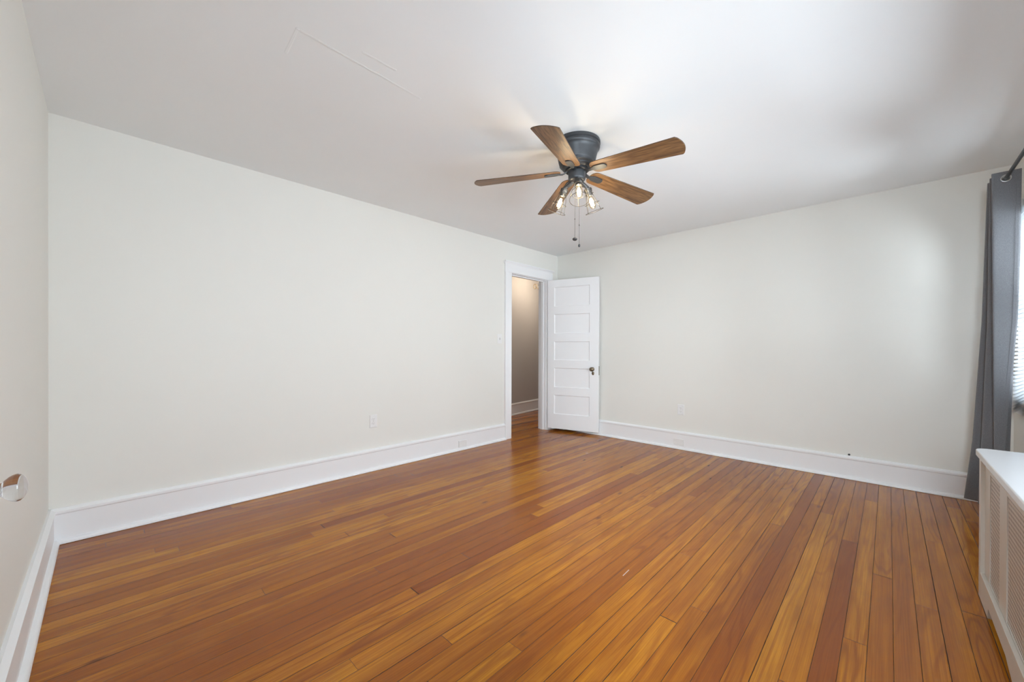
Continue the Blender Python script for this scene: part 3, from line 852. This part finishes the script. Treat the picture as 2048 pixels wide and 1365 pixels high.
# ------------------------------------------------------------------ radiator cover
RX0, RX1, RFY = -3.35, -1.726, -3.730
rc = empty('radiator_cover', ((RX0+RX1)/2, (RFY+WY)/2, 0), 0, 'white painted radiator cover with perforated panels below the window', 'radiator cover')
MR = Matrix.Translation((-(RX0+RX1)/2, -(RFY+WY)/2, 0))
tz0, tz1 = 0.643, 0.672
o_ = 0.014; rr_ = 0.045
pl_ = [(RX0, WY+0.002), (RX0, RFY+o_)] if False else []
pts = [(RX0-o_, WY+0.003)]
pts += [(RX0-o_+rr_-rr_*math.cos(a), RFY+o_-rr_+rr_*math.sin(a)) for a in [math.radians(90*i/8) for i in range(9)]]
pts += [(RX1+o_-rr_+rr_*math.sin(a), RFY+o_-rr_+rr_*math.cos(a)) for a in [math.radians(90*i/8) for i in range(9)]]
pts += [(RX1+o_, WY+0.003)]
n = len(pts); mb = MB()
mb.add([(x, y, tz0) for x, y in pts]+[(x, y, tz1) for x, y in pts], [tuple(range(n)), tuple(range(n, 2*n))]+[(i, (i+1) % n, n+(i+1) % n, n+i) for i in range(n)])
mb.build('top', COVERT, rc, smooth=30, bevel=0.005, mw=MR, bseg=3, label='glossy white rounded top')
# front frame: stiles, mullions, top rail
ft = 0.020
mb = MB()
bays = [(-1.872, -2.080), (-2.205, -2.790), (-2.915, -3.204)]
sx = [(RX1, bays[0][0]), (bays[0][1], bays[1][0]), (bays[1][1], bays[2][0]), (bays[2][1], RX0)]
FS = RFY-0.014                                   # frame face, set back behind the posts and the lower rail
for a, b in sx: mb.box((a, RFY-ft-0.010, 0.0 if a == RX1 or b == RX0 else 0.04), (b, FS, tz0))
for a, b in bays: mb.box((a, RFY-ft-0.010, 0.585), (b, FS, tz0)); mb.box((a, RFY-ft-0.010, 0.04), (b, FS, 0.118))
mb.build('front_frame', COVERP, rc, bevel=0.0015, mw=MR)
for a in (RX1-0.036, RX0):
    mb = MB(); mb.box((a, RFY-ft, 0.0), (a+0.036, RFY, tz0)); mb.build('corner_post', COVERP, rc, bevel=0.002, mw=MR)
# lower rail stands proud of the frame; its underside is cut away between the feet
mb = MB()
y0, y1 = FS, RFY
def slab(pl):
    n = len(pl); mb.add([(x, y0, z) for x, z in pl]+[(x, y1, z) for x, z in pl], [tuple(range(n)), tuple(range(n, 2*n))]+[(i, (i+1) % n, n+(i+1) % n, n+i) for i in range(n)])
slab([(-1.763, 0.0), (-1.763, 0.118), (RX0+0.037, 0.118), (RX0+0.037, 0.0), (RX0+0.24, 0.0), (RX0+0.26, 0.040), (-2.75, 0.040), (-2.79, 0.012), (-2.79, 0.0), (-2.42, 0.0), (-2.40, 0.012), (-2.30, 0.040), (-1.965, 0.046), (-1.955, 0.030), (-1.950, 0.0)])
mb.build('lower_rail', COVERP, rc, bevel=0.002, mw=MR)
for a, b in bays:
    mb = MB(); mb.box((a+0.010, RFY-ft-0.013, 0.108), (b-0.010, FS-0.004, 0.595))
    # keep the sheet behind its frame opening
    mb.build('grille', GRILLEM, rc, smooth=0, mw=MR, label='cream perforated metal sheet')
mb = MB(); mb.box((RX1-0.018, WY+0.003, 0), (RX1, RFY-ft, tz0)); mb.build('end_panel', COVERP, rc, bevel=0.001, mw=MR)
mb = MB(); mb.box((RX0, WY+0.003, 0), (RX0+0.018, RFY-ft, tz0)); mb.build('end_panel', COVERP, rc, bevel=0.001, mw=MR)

# ------------------------------------------------------------------ small brass chandelier in the hall
cl = empty('hall_chandelier', (0.480, 0.55, H), 0, 'small brass chandelier in the hallway, one scroll showing past the door jamb', 'chandelier')
mb = MB(); mb.lathe([(0, 0), (0.055, 0), (0.055, -0.006), (0.040, -0.018), (0.012, -0.026), (0, -0.026)], seg=32); mb.build('ceiling_canopy', GOLD, cl)
mb = MB(); mb.lathe([(0, -0.02), (0.006, -0.02), (0.006, -0.24), (0.018, -0.252), (0.022, -0.275), (0.012, -0.295), (0.017, -0.325), (0.008, -0.345), (0.010, -0.356), (0, -0.364)], seg=24); mb.build('stem', GOLD, cl)
for k in range(5):
    a = math.radians(205+72*k); d = Vector((math.cos(a), math.sin(a), 0)); z_ = Vector((0, 0, 1))
    pts = [d*0.012+z_*-0.320]
    pts += [d*(0.10+0.085*math.sin(t))+z_*(-0.310-0.042*math.sin(2*t)) for t in [-1.2+2.6*i/12 for i in range(13)]]
    pts += [d*(0.212+0.028*math.cos(t)*(1-t/9))+z_*(-0.308+0.040*math.sin(t)*(1-t/9)) for t in [-1.4+5.6*i/16 for i in range(17)]]
    mb = MB(); mb.tube(pts, 0.0042, 8)
    am = mb.build('arm', GOLD, cl, smooth=60)
    mb = MB(); mb.lathe([(0, 0), (0.016, 0.003), (0.018, 0.012), (0.010, 0.016), (0.010, 0.044), (0, 0.044)], d*0.150+z_*-0.300, z_, 18); mb.build('candle_cup', GOLD, am)
    mb = MB(); mb.lathe([(0, 0.044), (0.008, 0.046), (0.016, 0.064), (0.012, 0.086), (0, 0.105)], d*0.150+z_*-0.300, z_, 18); mb.build('bulb', BULBG, am, smooth=60)
    mb = MB(); mb.tube([d*0.150+z_*-0.248, d*0.150+z_*-0.212], 0.002, 6); mb.build('filament', FIL, am, smooth=60)
hl = bpy.data.lights.new('chandelier_light', 'POINT'); hl.energy = 22; hl.color = (1.0, 0.86, 0.68); hl.shadow_soft_size = 0.10
ho = bpy.data.objects.new('chandelier_light', hl); COL.objects.link(ho); ho.parent = cl; ho.location = (0.15, 0.04, -0.20)
